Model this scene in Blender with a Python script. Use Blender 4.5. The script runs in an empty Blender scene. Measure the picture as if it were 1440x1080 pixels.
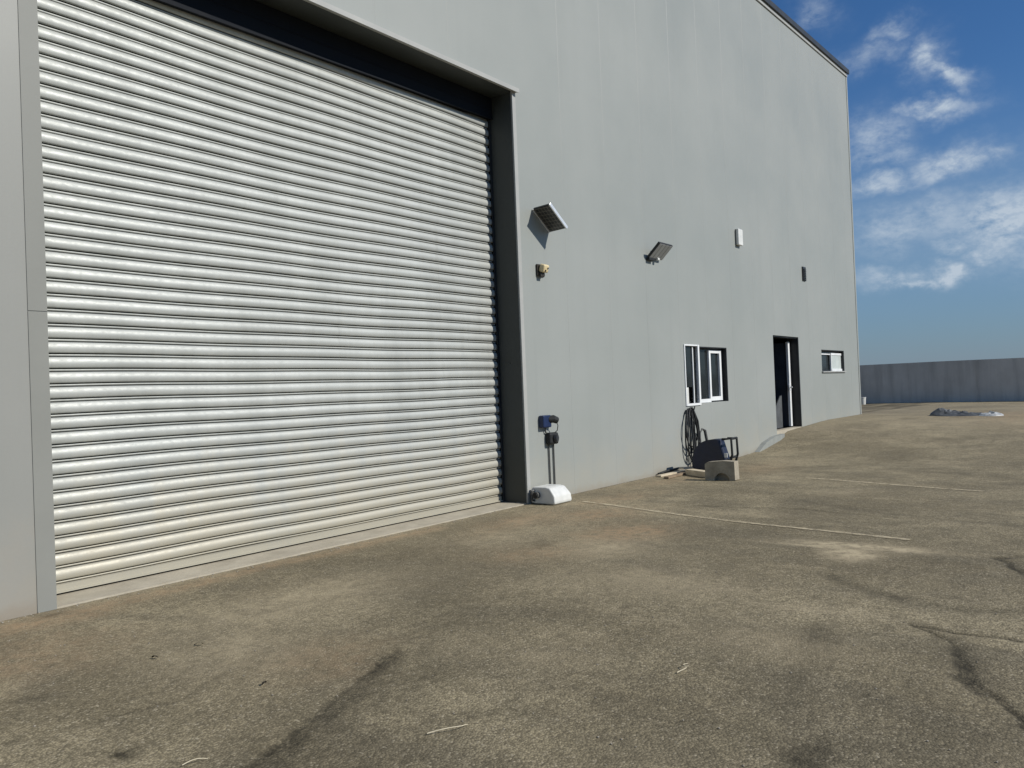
import bpy, bmesh, math, random
import numpy as np
from mathutils import Vector, Matrix, noise as mnoise

random.seed(7)
rng = np.random.default_rng(11)
scene = bpy.context.scene
col = scene.collection
R = math.radians
HDR = 5.907          # height of the big opening
OL = -6.13           # left edge of the big opening
XR, XL = 16.9, -16.0 # ends of the warehouse front
WT = 0.20            # wall thickness


def ztop(x):
    return 10.95 + (x - 10.03) * 0.0385


# ------------------------------------------------------------------ helpers
class MB:
    """collects geometry (world coordinates) that ends up as ONE mesh object"""

    def __init__(self):
        self.bm = bmesh.new()

    def box(self, x0, x1, y0, y1, z0, z1, bevel=0.0, M=None, seg=2):
        r = bmesh.ops.create_cube(self.bm, size=1.0)
        vs = r['verts']
        for v in vs:
            v.co = Vector(((x0 + x1) / 2 + v.co.x * (x1 - x0), (y0 + y1) / 2 + v.co.y * (y1 - y0),
                           (z0 + z1) / 2 + v.co.z * (z1 - z0)))
        if bevel > 0:
            es = list({e for v in vs for e in v.link_edges})
            b = bmesh.ops.bevel(self.bm, geom=es, offset=bevel, segments=seg, affect='EDGES', profile=0.5)
            vs = list({v for f in b['faces'] for v in f.verts} | {v for v in vs if v.is_valid})
        if M is not None:
            for v in vs:
                v.co = M @ v.co
        return vs

    def prism(self, pts, axis, a0, a1):
        """pts: 2D outline, extruded along axis ('x' or 'y') from a0 to a1"""
        def mk(p, a):
            return Vector((a, p[0], p[1])) if axis == 'x' else Vector((p[0], a, p[1]))
        lo = [self.bm.verts.new(mk(p, a0)) for p in pts]
        hi = [self.bm.verts.new(mk(p, a1)) for p in pts]
        n = len(pts)
        self.bm.faces.new(lo)
        self.bm.faces.new(hi[::-1])
        for i in range(n):
            self.bm.faces.new((lo[i], hi[i], hi[(i + 1) % n], lo[(i + 1) % n]))
        return lo + hi

    def tube(self, pts, r, seg=8, closed=False):
        pts = [Vector(p) for p in pts]
        n = len(pts)
        rr = r if isinstance(r, (list, tuple)) else [r] * n
        rings = []
        prev = None
        for i, p in enumerate(pts):
            if closed:
                t = (pts[(i + 1) % n] - pts[i - 1]).normalized()
            else:
                t = (pts[min(i + 1, n - 1)] - pts[max(i - 1, 0)]).normalized()
            if prev is None:
                a = Vector((0, 0, 1)) if abs(t.z) < 0.9 else Vector((1, 0, 0))
                u = t.cross(a).normalized()
            else:
                u = (prev - t * prev.dot(t)).normalized()
            prev = u
            w = t.cross(u)
            rings.append([self.bm.verts.new(p + (u * math.cos(2 * math.pi * k / seg) +
                                                 w * math.sin(2 * math.pi * k / seg)) * rr[i]) for k in range(seg)])
        m = n if closed else n - 1
        for i in range(m):
            A, B = rings[i], rings[(i + 1) % n]
            for k in range(seg):
                self.bm.faces.new((A[k], A[(k + 1) % seg], B[(k + 1) % seg], B[k]))
        if not closed:
            self.bm.faces.new(rings[0][::-1])
            self.bm.faces.new(rings[-1])

    def build(self, name, mat, parent=None, loc=None, smooth=False):
        """link as one object; loc = world origin (inherits the parent's)"""
        org = Vector(loc) if loc is not None else (Vector(parent['org']) if parent is not None else Vector())
        bmesh.ops.recalc_face_normals(self.bm, faces=self.bm.faces)
        me = bpy.data.meshes.new(name)
        for v in self.bm.verts:
            v.co -= org
        self.bm.to_mesh(me)
        self.bm.free()
        if smooth:
            me.polygons.foreach_set('use_smooth', [True] * len(me.polygons))
        me.materials.append(mat)
        o = bpy.data.objects.new(name, me)
        col.objects.link(o)
        o['org'] = tuple(org)
        if parent is not None:
            o.parent = parent
        else:
            o.location = org
        return o


def thing(name, label, cat, loc, group=None):
    o = bpy.data.objects.new(name, None)
    o.empty_display_size = 0.1
    col.objects.link(o)
    o.location = loc
    o['org'] = tuple(loc)
    return tag(o, label, cat, group)


def tag(o, label, cat, group=None):
    o['label'] = label
    o['category'] = cat
    if group:
        o['group'] = group
    return o


# ------------------------------------------------------------------ materials
class NT:
    def __init__(self, name):
        self.m = bpy.data.materials.new(name)
        self.m.use_nodes = True
        self.t = self.m.node_tree
        self.n = self.t.nodes
        self.b = self.n['Principled BSDF']
        self._tc = None

    def add(self, typ, **kw):
        x = self.n.new(typ)
        for k, v in kw.items():
            setattr(x, k, v)
        return x

    def link(self, a, b):
        self.t.links.new(a, b)

    @property
    def obj(self):
        if self._tc is None:
            self._tc = self.add('ShaderNodeTexCoord')
        return self._tc.outputs['Object']

    def mapped(self, scale=(1, 1, 1), loc=(0, 0, 0)):
        m = self.add('ShaderNodeMapping')
        m.inputs['Scale'].default_value = scale
        m.inputs['Location'].default_value = loc
        self.link(self.obj, m.inputs['Vector'])
        return m.outputs[0]

    def noise(self, scale, detail=4, rough=0.55, vec=None, dist=0.0):
        x = self.add('ShaderNodeTexNoise')
        x.inputs['Scale'].default_value = scale
        x.inputs['Detail'].default_value = detail
        x.inputs['Roughness'].default_value = rough
        x.inputs['Distortion'].default_value = dist
        self.link(vec if vec is not None else self.obj, x.inputs['Vector'])
        return x.outputs['Fac']

    def rng(self, fac, a, b, c=0.0, d=1.0, smooth=False):
        x = self.add('ShaderNodeMapRange')
        if smooth:
            x.interpolation_type = 'SMOOTHSTEP'
        x.inputs[1].default_value = a
        x.inputs[2].default_value = b
        x.inputs[3].default_value = c
        x.inputs[4].default_value = d
        self.link(fac, x.inputs[0])
        return x.outputs[0]

    def mix(self, fac, a, b, mode='MIX'):
        x = self.add('ShaderNodeMix', data_type='RGBA', blend_type=mode)
        for sock, v in ((x.inputs['Factor'], fac), (x.inputs['A'], a), (x.inputs['B'], b)):
            if isinstance(v, bpy.types.NodeSocket):
                self.link(v, sock)
            elif isinstance(v, (int, float)):
                sock.default_value = v
            else:
                sock.default_value = (*v, 1.0)
        return x.outputs['Result']

    def math(self, op, a, b=0.0, clamp=False):
        x = self.add('ShaderNodeMath', operation=op, use_clamp=clamp)
        for i, v in enumerate((a, b)):
            if isinstance(v, bpy.types.NodeSocket):
                self.link(v, x.inputs[i])
            else:
                x.inputs[i].default_value = v
        return x.outputs[0]

    def attr(self, name):
        x = self.add('ShaderNodeAttribute', attribute_name=name)
        return x.outputs['Fac']

    def bump(self, h, strength=0.3, dist=0.01):
        x = self.add('ShaderNodeBump')
        x.inputs['Strength'].default_value = strength
        x.inputs['Distance'].default_value = dist
        self.link(h, x.inputs['Height'])
        self.link(x.outputs[0], self.b.inputs['Normal'])

    def z(self):
        s = self.add('ShaderNodeSeparateXYZ')
        self.link(self.obj, s.inputs[0])
        return s.outputs['Z']

    def out(self, color, rough=0.6, metal=0.0, spec=0.4):
        if isinstance(color, bpy.types.NodeSocket):
            self.link(color, self.b.inputs['Base Color'])
        else:
            self.b.inputs['Base Color'].default_value = (*color, 1)
        if isinstance(rough, bpy.types.NodeSocket):
            self.link(rough, self.b.inputs['Roughness'])
        else:
            self.b.inputs['Roughness'].default_value = rough
        self.b.inputs['Metallic'].default_value = metal
        self.b.inputs['Specular IOR Level'].default_value = spec
        return self.m


def plain(name, c, rough=0.55, metal=0.0, spec=0.4, var=0.25, scale=6.0):
    """paint / plastic with uneven dirt and roughness"""
    t = NT(name)
    n = t.noise(scale, 6, 0.6)
    f = t.rng(n, 0.35, 0.7)
    cc = t.mix(f, tuple(x * (1 - var * 0.5) for x in c), tuple(min(1, x * (1 + var * 0.5)) for x in c))
    n2 = t.noise(scale * 9, 3)
    t.bump(n2, 0.08, 0.004)
    return t.out(cc, t.rng(n, 0.3, 0.7, max(0.05, rough - 0.1), min(1, rough + 0.1)), metal, spec)


def facade_material():
    t = NT('grey_painted_cladding')
    big = t.noise(0.35, 5, 0.6)
    c = t.mix(t.rng(big, 0.35, 0.65), (0.272, 0.288, 0.266), (0.298, 0.312, 0.291))
    # faint vertical rain streaks
    st = t.noise(1.0, 6, 0.65, vec=t.mapped((5.0, 5.0, 0.16)))
    c = t.mix(t.rng(st, 0.55, 0.85, 0, 0.18), c, (0.20, 0.21, 0.195))
    c = t.mix(t.rng(st, 0.28, 0.45, 0.14, 0), c, (0.315, 0.335, 0.32))
    # dust splashed up from the yard
    z = t.z()
    dn = t.noise(2.2, 6, 0.65)
    h = t.math('ADD', z, t.rng(dn, 0.2, 0.8, 0.5, -0.5))
    c = t.mix(t.rng(h, -0.15, 1.0, 0.6, 0.0, True), c, (0.335, 0.32, 0.265))
    h2 = t.math('ADD', z, t.rng(dn, 0.2, 0.8, 0.10, -0.10))
    c = t.mix(t.rng(h2, -0.02, 0.14, 0.6, 0.0, True), c, (0.27, 0.235, 0.18))
    fine = t.noise(38, 3)
    c = t.mix(t.rng(fine, 0.3, 0.7, 0.0, 0.06), c, (0.2, 0.2, 0.2))
    # the sheet left of the shutter is drawn darker by a fixed factor
    sx = t.add('ShaderNodeSeparateXYZ')
    t.link(t.obj, sx.inputs[0])
    c = t.mix(t.rng(sx.outputs['X'], -6.26, -6.25, 1.0, 0.0), c, t.mix(1.0, c, (0.88, 0.84, 0.82), 'MULTIPLY'))
    wav = t.noise(0.9, 2, 0.4, vec=t.mapped((1.6, 1.0, 0.5)))
    t.bump(wav, 0.10, 0.03)
    return t.out(c, t.rng(big, 0.3, 0.7, 0.42, 0.58), 0.0, 0.35)


def shutter_material():
    t = NT('galvanised_slats')
    st = t.noise(1.0, 7, 0.65, vec=t.mapped((3.2, 1, 0.55)))
    spg = t.noise(24, 5, 0.7, vec=t.mapped((0.7, 1, 1.6)))
    c = t.mix(t.rng(st, 0.3, 0.7), (0.375, 0.386, 0.358), (0.475, 0.486, 0.452))
    lane = t.noise(1.0, 2, 0.5, vec=t.mapped((0.35, 1, 7.66)))
    c = t.mix(t.rng(lane, 0.35, 0.65, 0.22, 0.0), c, (0.26, 0.27, 0.25))
    c = t.mix(t.rng(spg, 0.45, 0.75, 0, 0.35), c, (0.27, 0.28, 0.265))
    # long dirt runs and scuffs
    run = t.noise(1.0, 5, 0.7, vec=t.mapped((9.0, 1, 0.35), (3, 0, 0)))
    c = t.mix(t.rng(run, 0.62, 0.8, 0, 0.4), c, (0.23, 0.225, 0.20))
    scf = t.noise(1.0, 4, 0.6, vec=t.mapped((2.0, 1, 22.0)))
    c = t.mix(t.rng(scf, 0.62, 0.75, 0, 0.30), c, (0.50, 0.51, 0.495))
    # yard dust on the lowest slats
    z = t.z()
    h = t.math('ADD', z, t.rng(st, 0.2, 0.8, 0.55, -0.55))
    c = t.mix(t.rng(h, -0.1, 1.4, 0.72, 0.0, True), c, (0.40, 0.36, 0.265))
    c = t.mix(t.math('MULTIPLY', t.attr('groove_shade'), 0.85), c, (0.055, 0.055, 0.050))  # shade between the slats painted in as dark groove colour
    t.bump(t.noise(60, 3), 0.06, 0.003)
    return t.out(c, t.rng(spg, 0.3, 0.7, 0.42, 0.60), 0.18, 0.4)


def asphalt_material():
    t = NT('worn_asphalt')
    big = t.noise(0.42, 6, 0.6, dist=0.3)
    mid = t.noise(2.6, 6, 0.65, dist=0.5)
    c = t.mix(t.rng(big, 0.36, 0.62), (0.245, 0.212, 0.143), (0.45, 0.395, 0.272))
    pat = t.noise(0.95, 5, 0.6, vec=t.mapped((1.5, 0.8, 1), (4, 2, 0)), dist=0.6)
    c = t.mix(t.rng(pat, 0.50, 0.64, 0, 0.65), c, (0.23, 0.205, 0.148))
    c = t.mix(t.rng(pat, 0.32, 0.44, 0.5, 0), c, (0.50, 0.435, 0.30))
    c = t.mix(t.rng(mid, 0.42, 0.72, 0, 0.55), c, (0.20, 0.176, 0.125))
    c = t.mix(t.rng(mid, 0.25, 0.42, 0.45, 0), c, (0.45, 0.40, 0.29))
    # aggregate: stones of several sizes
    vo = t.add('ShaderNodeTexVoronoi')
    vo.inputs['Scale'].default_value = 85
    t.link(t.obj, vo.inputs['Vector'])
    sx = t.add('ShaderNodeSeparateColor')
    t.link(vo.outputs['Color'], sx.inputs[0])
    g = sx.outputs[0]
    c = t.mix(t.rng(g, 0.0, 1.0), t.mix(1.0, c, (0.62, 0.615, 0.60), 'MULTIPLY'), t.mix(1.0, c, (1.42, 1.41, 1.39), 'MULTIPLY'))
    c = t.mix(t.rng(g, 0.93, 0.97, 0, 0.55), c, (0.60, 0.54, 0.42))
    gaps = t.rng(vo.outputs['Distance'], 0.38, 0.78, 0, 0.45)
    c = t.mix(gaps, c, (0.085, 0.074, 0.052))
    gr = t.noise(26, 7, 0.8)
    bl = t.noise(11, 5, 0.7)
    c = t.mix(t.rng(bl, 0.52, 0.68, 0, 0.6), c, (0.15, 0.13, 0.09))
    c = t.mix(t.rng(bl, 0.28, 0.42, 0.35, 0), c, (0.52, 0.46, 0.33))
    c = t.mix(t.rng(gr, 0.52, 0.75, 0, 0.55), c, (0.125, 0.11, 0.077))
    c = t.mix(t.rng(gr, 0.25, 0.42, 0.4, 0), c, (0.47, 0.42, 0.31))
    c = t.mix(1.0, c, (0.73, 0.708, 0.662), 'MULTIPLY')
    # sand, rust-brown dust and old stains (attributes on the sheet)
    br = t.noise(9, 6, 0.7)
    sand = t.math('MULTIPLY', t.attr('sand'), t.rng(br, 0.26, 0.56))
    c = t.mix(sand, c, (0.45, 0.375, 0.245))
    rust = t.math('MULTIPLY', t.attr('rust'), t.rng(br, 0.30, 0.60))
    c = t.mix(rust, c, (0.36, 0.25, 0.145))
    br2 = t.math('ADD', t.math('MULTIPLY', br, 0.5), t.math('MULTIPLY', t.noise(42, 4, 0.7), 0.5))
    stn = t.math('MULTIPLY', t.attr('stain'), t.rng(br2, 0.36, 0.56, 0.25, 1.0))
    c = t.mix(stn, c, (0.036, 0.031, 0.020))
    hgt = t.math('ADD', t.math('MULTIPLY', vo.outputs['Distance'], -0.6), gr)
    t.bump(hgt, 0.55, 0.012)
    return t.out(c, 0.88, 0.0, 0.2)


def concrete_material(name, a, b, streak=0.5, scale=1.2):
    t = NT(name)
    n = t.noise(scale, 7, 0.65)
    c = t.mix(t.rng(n, 0.3, 0.7), a, b)
    st = t.noise(1.0, 6, 0.6, vec=t.mapped((2.4, 2.4, 0.22)))
    c = t.mix(t.rng(st, 0.48, 0.75, 0, streak), c, tuple(x * 0.55 for x in a))
    c = t.mix(t.rng(st, 0.25, 0.42, streak * 0.6, 0), c, tuple(min(1, x * 1.35) for x in b))
    fn = t.noise(45, 4, 0.7)
    c = t.mix(t.rng(fn, 0.45, 0.8, 0, 0.3), c, tuple(x * 0.6 for x in a))
    t.bump(fn, 0.35, 0.006)
    return t.out(c, 0.85, 0, 0.25)


def line_material():
    t = NT('worn_line_paint')
    n = t.noise(7, 6, 0.7)
    n2 = t.noise(30, 4, 0.75)
    s = t.math('ADD', t.math('MULTIPLY', n, 0.55), t.math('MULTIPLY', n2, 0.45))
    c = t.mix(t.rng(n2, 0.3, 0.7), (0.44, 0.37, 0.245), (0.56, 0.48, 0.33))
    t.out(c, 0.85, 0, 0.2)
    t.link(t.rng(s, 0.45, 0.62, 0.92, 0.06), t.b.inputs['Alpha'])
    return t.m


M_FACADE = facade_material()
M_SHUT = shutter_material()
M_ASPH = asphalt_material()
M_LINE = line_material()
M_BWALL = concrete_material('grey_cast_concrete', (0.53, 0.51, 0.465), (0.68, 0.655, 0.60), 0.55, 0.7)
M_CONC = concrete_material('pale_concrete', (0.36, 0.32, 0.245), (0.48, 0.435, 0.34), 0.35, 3)
M_STEP = concrete_material('pale_step_concrete', (0.235, 0.245, 0.225), (0.30, 0.31, 0.285), 0.3, 3)
M_BLOCK = concrete_material('dirty_block_concrete', (0.27, 0.235, 0.175), (0.42, 0.375, 0.29), 0.4, 5)
M_JAMB = plain('jamb_shade_louvre_grey', (0.045, 0.050, 0.046), 0.5, 0, 0.4, 0.25, 2.5)  # recess shade put into jamb and soffit colour; louvres plain dark grey
M_TRIM = plain('grey_flashing', (0.228, 0.230, 0.207), 0.5, 0, 0.2, 0.10, 1.2)
M_TRIMLT = plain('pale_flashing', (0.36, 0.36, 0.335), 0.45, 0, 0.45, 0.12, 2)
M_DARK = plain('black_steel_and_shade', (0.022, 0.024, 0.026), 0.5, 0, 0.4, 0.4, 4)  # steel parts, and the shade painted into the window reveals
M_BLACK = plain('black_beam_paint', (0.010, 0.012, 0.016), 0.7, 0, 0.12, 0.4, 4)
M_NAVY = plain('dark_blue_steel', (0.03, 0.036, 0.048), 0.45, 0, 0.4, 0.3, 3)
M_WHITE = plain('white_frame_paint', (0.74, 0.75, 0.74), 0.35, 0, 0.5, 0.08, 5)
M_BLIND = plain('frosted_white_panel', (0.50, 0.54, 0.51), 0.4, 0, 0.5, 0.12, 3)
M_PLASTW = plain('white_plastic', (0.64, 0.64, 0.60), 0.4, 0, 0.5, 0.16, 7)
M_GLASS = plain('dark_window_glass', (0.020, 0.024, 0.024), 0.09, 0, 0.35, 0.5, 2)
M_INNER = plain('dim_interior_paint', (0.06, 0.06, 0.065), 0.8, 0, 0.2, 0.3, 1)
M_ROOF = plain('dark_roof_flashing', (0.03, 0.033, 0.035), 0.5, 0, 0.4, 0.3, 2)
M_CREAM = plain('cream_plastic', (0.66, 0.54, 0.31), 0.4, 0, 0.5, 0.15, 20)
M_BROWN = plain('dark_brown_plastic', (0.03, 0.024, 0.016), 0.5, 0, 0.4, 0.3, 20)
M_BLUE = plain('blue_plastic', (0.010, 0.022, 0.070), 0.35, 0, 0.5, 0.3, 15)
M_TUB = plain('navy_plastic', (0.010, 0.015, 0.036), 0.42, 0, 0.45, 0.4, 5)
M_RUB = plain('black_rubber', (0.014, 0.015, 0.015), 0.6, 0, 0.35, 0.4, 12)
M_WOOD = plain('pale_weathered_timber', (0.56, 0.48, 0.35), 0.8, 0, 0.2, 0.35, 9)
M_WOODB = plain('brown_weathered_timber', (0.24, 0.18, 0.12), 0.8, 0, 0.2, 0.4, 9)
M_STRAW = plain('dry_straw', (0.60, 0.53, 0.38), 0.8, 0, 0.2, 0.3, 30)
M_LEAF = plain('dead_leaf', (0.05, 0.042, 0.03), 0.8, 0, 0.2, 0.4, 30)
M_STONE = plain('pale_grit', (0.30, 0.27, 0.22), 0.85, 0, 0.2, 0.5, 20)
M_ALU = plain('bright_aluminium', (0.75, 0.76, 0.76), 0.3, 0.4, 0.5, 0.1, 8)
M_TARP = plain('grey_plastic_sheet', (0.085, 0.09, 0.092), 0.55, 0, 0.4, 0.45, 3)
M_RAG = plain('pale_plastic_sheet', (0.42, 0.43, 0.42), 0.5, 0, 0.4, 0.4, 6)
M_COND = plain('grey_conduit', (0.07, 0.07, 0.065), 0.5, 0, 0.4, 0.2, 10)


def solar_cells():
    t = NT('solar_cells')
    w = t.add('ShaderNodeTexBrick')
    w.offset = 0.0
    w.inputs['Color1'].default_value = (0.020, 0.020, 0.018, 1)
    w.inputs['Color2'].default_value = (0.035, 0.034, 0.030, 1)
    w.inputs['Mortar'].default_value = (0.16, 0.15, 0.13, 1)
    w.inputs['Scale'].default_value = 1.0
    w.inputs['Mortar Size'].default_value = 0.004
    w.inputs['Brick Width'].default_value = 0.055
    w.inputs['Row Height'].default_value = 0.055
    t.link(t.obj, w.inputs['Vector'])
    return t.out(w.outputs['Color'], 0.3, 0, 0.5)


def lamp_face():
    t = NT('lamp_lens')
    w = t.add('ShaderNodeTexBrick')
    w.offset = 0.0
    w.inputs['Color1'].default_value = (0.30, 0.31, 0.31, 1)
    w.inputs['Color2'].default_value = (0.38, 0.39, 0.39, 1)
    w.inputs['Mortar'].default_value = (0.09, 0.095, 0.095, 1)
    w.inputs['Scale'].default_value = 1.0
    w.inputs['Mortar Size'].default_value = 0.010
    w.inputs['Brick Width'].default_value = 0.12
    w.inputs['Row Height'].default_value = 0.6
    t.link(t.obj, w.inputs['Vector'])
    return t.out(w.outputs['Color'], 0.3, 0, 0.5)


M_CELLS = solar_cells()
M_LENS = lamp_face()


# ------------------------------------------------------------------ ground
def sstep(a, b, x):
    t = np.clip((x - a) / (b - a), 0, 1)
    return t * t * (3 - 2 * t)


def ground_h(x, y):
    x = np.asarray(x, float)
    y = np.asarray(y, float)
    wall = (np.interp(x, [-1e3, 7.4, 8.4, 9.75, 10.3, 11.6, 13.4, 1e3], [0, 0, 0.04, 0.22, 0.37, 0.42, 0.49, 0.49]))
    far = sstep(5.0, 17.0, x) * 0.49
    k = sstep(-5.5, 0.0, y)
    h = wall * k + far * (1 - k)
    h = h + 0.0095 * np.clip(y, -60, 0) * sstep(12, 26, x)
    h = h - 0.06 * sstep(17.5, 28, x)
    # the yard is not flat: shallow dips and swells, dying out at the front wall
    d = np.clip(-y / 1.5, 0, 1)
    d = d * (1 - 0.75 * sstep(4, 10, x))
    h = h + d * 0.010 * (np.sin(x * 0.9 + 1.3 * np.sin(y * 0.6)) + np.sin(y * 1.3 + 0.7 * x + 2.0))
    return h


def gh(x, y):
    return float(ground_h(x, y))


def polydist(px, py, pts):
    best = np.full(px.shape, 1e9)
    for (x0, y0), (x1, y1) in zip(pts[:-1], pts[1:]):
        dx, dy = x1 - x0, y1 - y0
        L = dx * dx + dy * dy + 1e-9
        t = np.clip(((px - x0) * dx + (py - y0) * dy) / L, 0, 1)
        best = np.minimum(best, np.hypot(px - x0 - t * dx, py - y0 - t * dy))
    return best


def vnoise(x, y, f, seed=0):
    """cheap value noise, vectorised"""
    r = np.random.default_rng(seed)
    T = r.random((256, 256))
    X, Y = x * f + 1000.3, y * f + 1000.7
    i, j = np.floor(X).astype(int), np.floor(Y).astype(int)
    u, v = X - i, Y - j
    u, v = u * u * (3 - 2 * u), v * v * (3 - 2 * v)
    g = lambda a, b: T[a % 256, b % 256]
    return (g(i, j) * (1 - u) + g(i + 1, j) * u) * (1 - v) + (g(i, j + 1) * (1 - u) + g(i + 1, j + 1) * u) * v


def make_ground():
    def axis(lo, hi, st, far_lo, far_hi):
        a = list(np.arange(lo, hi + 1e-6, st))
        s, v = st, hi
        while v < far_hi:
            s *= 1.07
            v += s
            a.append(v)
        s, v = st, lo
        while v > far_lo:
            s *= 1.09
            v -= s
            a.insert(0, v)
        return np.array(a)
    xs = axis(-8.0, 4.5, 0.026, -900, 900)
    ys = axis(-7.0, 0.0, 0.026, -900, 900)
    X, Y = np.meshgrid(xs, ys, indexing='ij')
    px, py = X.ravel(), Y.ravel()
    z = ground_h(px, py)
    # the sheet passes a little below the threshold and floor inside the building
    inside = (py > 0.0) & (px > XL) & (px < XR) & (py < 26)
    z = np.where(inside, z - 0.03, z)
    n1 = (vnoise(px, py, 2.2, 1) - 0.5)
    n2 = (vnoise(px, py, 7.0, 2) - 0.5)
    n3 = (vnoise(px, py, 18.0, 3) - 0.5)
    wx = px + 0.10 * n1 + 0.05 * n2 + 0.03 * n3
    wy = py + 0.10 * (vnoise(px, py, 2.2, 5) - 0.5) + 0.05 * (vnoise(px, py, 7.0, 6) - 0.5)
    stain = np.zeros_like(px)
    sand = np.zeros_like(px)
    rust = np.zeros_like(px)

    def line(pts, w, s, soft=1.0):
        nonlocal stain
        d = polydist(wx, wy, pts)
        v = s * np.exp(-(d / w) ** 2 * soft) * (0.65 + 0.7 * vnoise(px, py, 5.0, 9))
        stain = np.maximum(stain, v)

    def blob(x, y, rx, ry, s, ang=0.0, what='stain'):
        nonlocal stain, sand, rust
        c, sn = math.cos(ang), math.sin(ang)
        u = ((wx - x) * c + (wy - y) * sn) / rx
        w = (-(wx - x) * sn + (wy - y) * c) / ry
        v = s * np.exp(-(u * u + w * w)) * (0.6 + 0.8 * vnoise(px, py, 6.0, 12))
        if what == 'stain':
            stain = np.maximum(stain, v)
        elif what == 'sand':
            sand = np.maximum(sand, v)
        else:
            rust = np.maximum(rust, v)

    a1 = [(-6.95, -3.72), (-6.76, -3.69), (-6.44, -3.6), (-6.03, -3.45), (-5.65, -3.28), (-5.31, -3.12)]
    line(a1, 0.040, 1.0)
    line([(x + 0.02, y - 0.05) for x, y in a1], 0.085, 0.75)
    line([(x + 0.05, y - 0.12) for x, y in a1], 0.17, 0.45)
    line([(-5.45, -3.18), (-5.2, -3.02), (-4.86, -2.88), (-4.39, -2.62)], 0.16, 0.34)
    a2 = [(-3.03, -5.57), (-3.25, -5.8), (-3.61, -5.99), (-3.93, -6.09), (-4.18, -6.22), (-4.42, -6.36), (-4.64, -6.53), (-5.0, -6.9)]
    line(a2, 0.026, 1.0)
    line([(-3.4, -5.88), (-3.61, -5.99), (-3.93, -6.07), (-4.1, -6.14)], 0.055, 1.0)
    line(a2, 0.13, 0.20)
    line([(-3.03, -5.57), (-3.07, -5.85), (-3.02, -6.22), (-2.97, -6.43), (-2.9, -6.9)], 0.026, 0.95)
    line([(-0.2, -6.26), (-0.59, -5.98), (-0.77, -5.82), (-1.19, -6.04), (-1.7, -6.35)], 0.045, 0.9)
    line([(-2.09, -4.81), (-2.4, -5.2), (-2.54, -5.49), (-2.41, -6.16), (-2.26, -6.46), (-2.2, -7)], 0.09, 0.55)
    line([(-7.29, -2.49), (-6.91, -2.62), (-6.54, -2.69), (-6.12, -2.55)], 0.022, 0.42)
    line([(-6.9, -2.4), (-6.5, -2.5), (-6.2, -2.3)], 0.020, 0.30)
    line([(1.8, -3.2), (1.3, -4.3), (0.9, -5.4), (0.8, -6.5)], 0.10, 0.25)
    line([(6.0, -3.4), (5.4, -5.2), (5.0, -7)], 0.16, 0.25)
    line([(0.9, -2.2), (1.2, -3.4), (0.9, -4.6)], 0.05, 0.38)
    blob(-6.95, -3.11, 0.05, 0.065, 1.3)
    blob(-3.62, -5.15, 0.30, 0.12, 0.50, 0.2)
    blob(-5.25, -5.70, 0.14, 0.10, 1.1)
    blob(-4.6, -5.35, 0.45, 0.10, 0.28, 0.1)
    blob(-6.22, -0.20, 0.10, 0.08, 0.70)
    blob(-5.0, -2.75, 0.4, 0.3, 0.30, 0.4)
    blob(-3.4, -3.6, 0.9, 0.5, 0.22, -0.5)
    blob(-1.6, -3.2, 0.6, 0.35, 0.20, 0.3)
    blob(0.6, -4.1, 0.7, 0.25, 0.26, 1.2)
    blob(-5.3, -5.0, 1.1, 0.6, 0.22, 0.3)
    blob(-6.6, -4.3, 0.6, 0.5, 0.42, 0.3)
    blob(-5.9, -5.2, 0.9, 0.45, 0.34, 0.3)
    blob(-4.75, -2.95, 0.35, 0.28, 0.42, 0.5)
    blob(-5.5, -3.6, 0.6, 0.25, 0.30, 0.5)
    blob(-4.9, -6.2, 0.6, 0.3, 0.30, 0.5)
    for k in range(60):       # oil drips and scuffs over the yard
        x, y = rng.uniform(-7.5, 14), rng.uniform(-9, -0.6)
        blob(x, y, rng.uniform(0.03, 0.30), rng.uniform(0.02, 0.12), rng.uniform(0.12, 0.42), rng.uniform(-0.8, 0.8))
    for k in range(70):       # long scuffs and tyre-swept dirt further up the yard
        x, y = rng.uniform(3, 27), rng.uniform(-13, -0.8)
        blob(x, y, rng.uniform(0.5, 1.9), rng.uniform(0.05, 0.22), rng.uniform(0.15, 0.5), rng.uniform(-1.15, -0.7))
    # pale sand
    blob(-0.80, -4.75, 0.15, 0.60, 1.5, 0.05, 'sand')
    blob(-1.15, -4.72, 0.30, 0.22, 1.2, 0.1, 'sand')
    blob(-1.0, -4.35, 0.07, 0.45, 1.0, 0.0, 'sand')
    blob(-1.35, -4.68, 0.22, 0.17, 0.75, 0.3, 'sand')
    blob(-1.0, -4.2, 0.05, 0.5, 0.6, -0.05, 'sand')
    blob(-2.9, -4.2, 0.12, 0.30, 0.35, 0.2, 'sand')
    blob(-3.1, -4.9, 0.10, 0.45, 0.30, 0.2, 'sand')
    blob(-1.9, -2.6, 0.6, 0.5, 0.55, 0.2, 'sand')
    blob(-3.0, -3.6, 0.5, 0.7, 0.40, 0.2, 'sand')
    blob(-4.9, -1.6, 0.9, 0.5, 0.45, 0.1, 'sand')
    blob(-5.9, -2.3, 0.5, 0.5, 0.40, 0.1, 'sand')
    blob(-2.0, -1.3, 0.8, 0.4, 0.35, 0.0, 'sand')
    blob(-3.9, -5.0, 0.35, 0.5, 0.30, 0.0, 'sand')
    blob(0.6, -3.0, 0.20, 0.8, 0.30, 0.2, 'sand')
    for k in range(70):
        x, y = rng.uniform(-7.5, 22), rng.uniform(-12, -0.3)
        blob(x, y, rng.uniform(0.1, 0.6), rng.uniform(0.08, 0.4), rng.uniform(0.10, 0.34), rng.uniform(-0.6, 0.6), 'sand')
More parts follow.
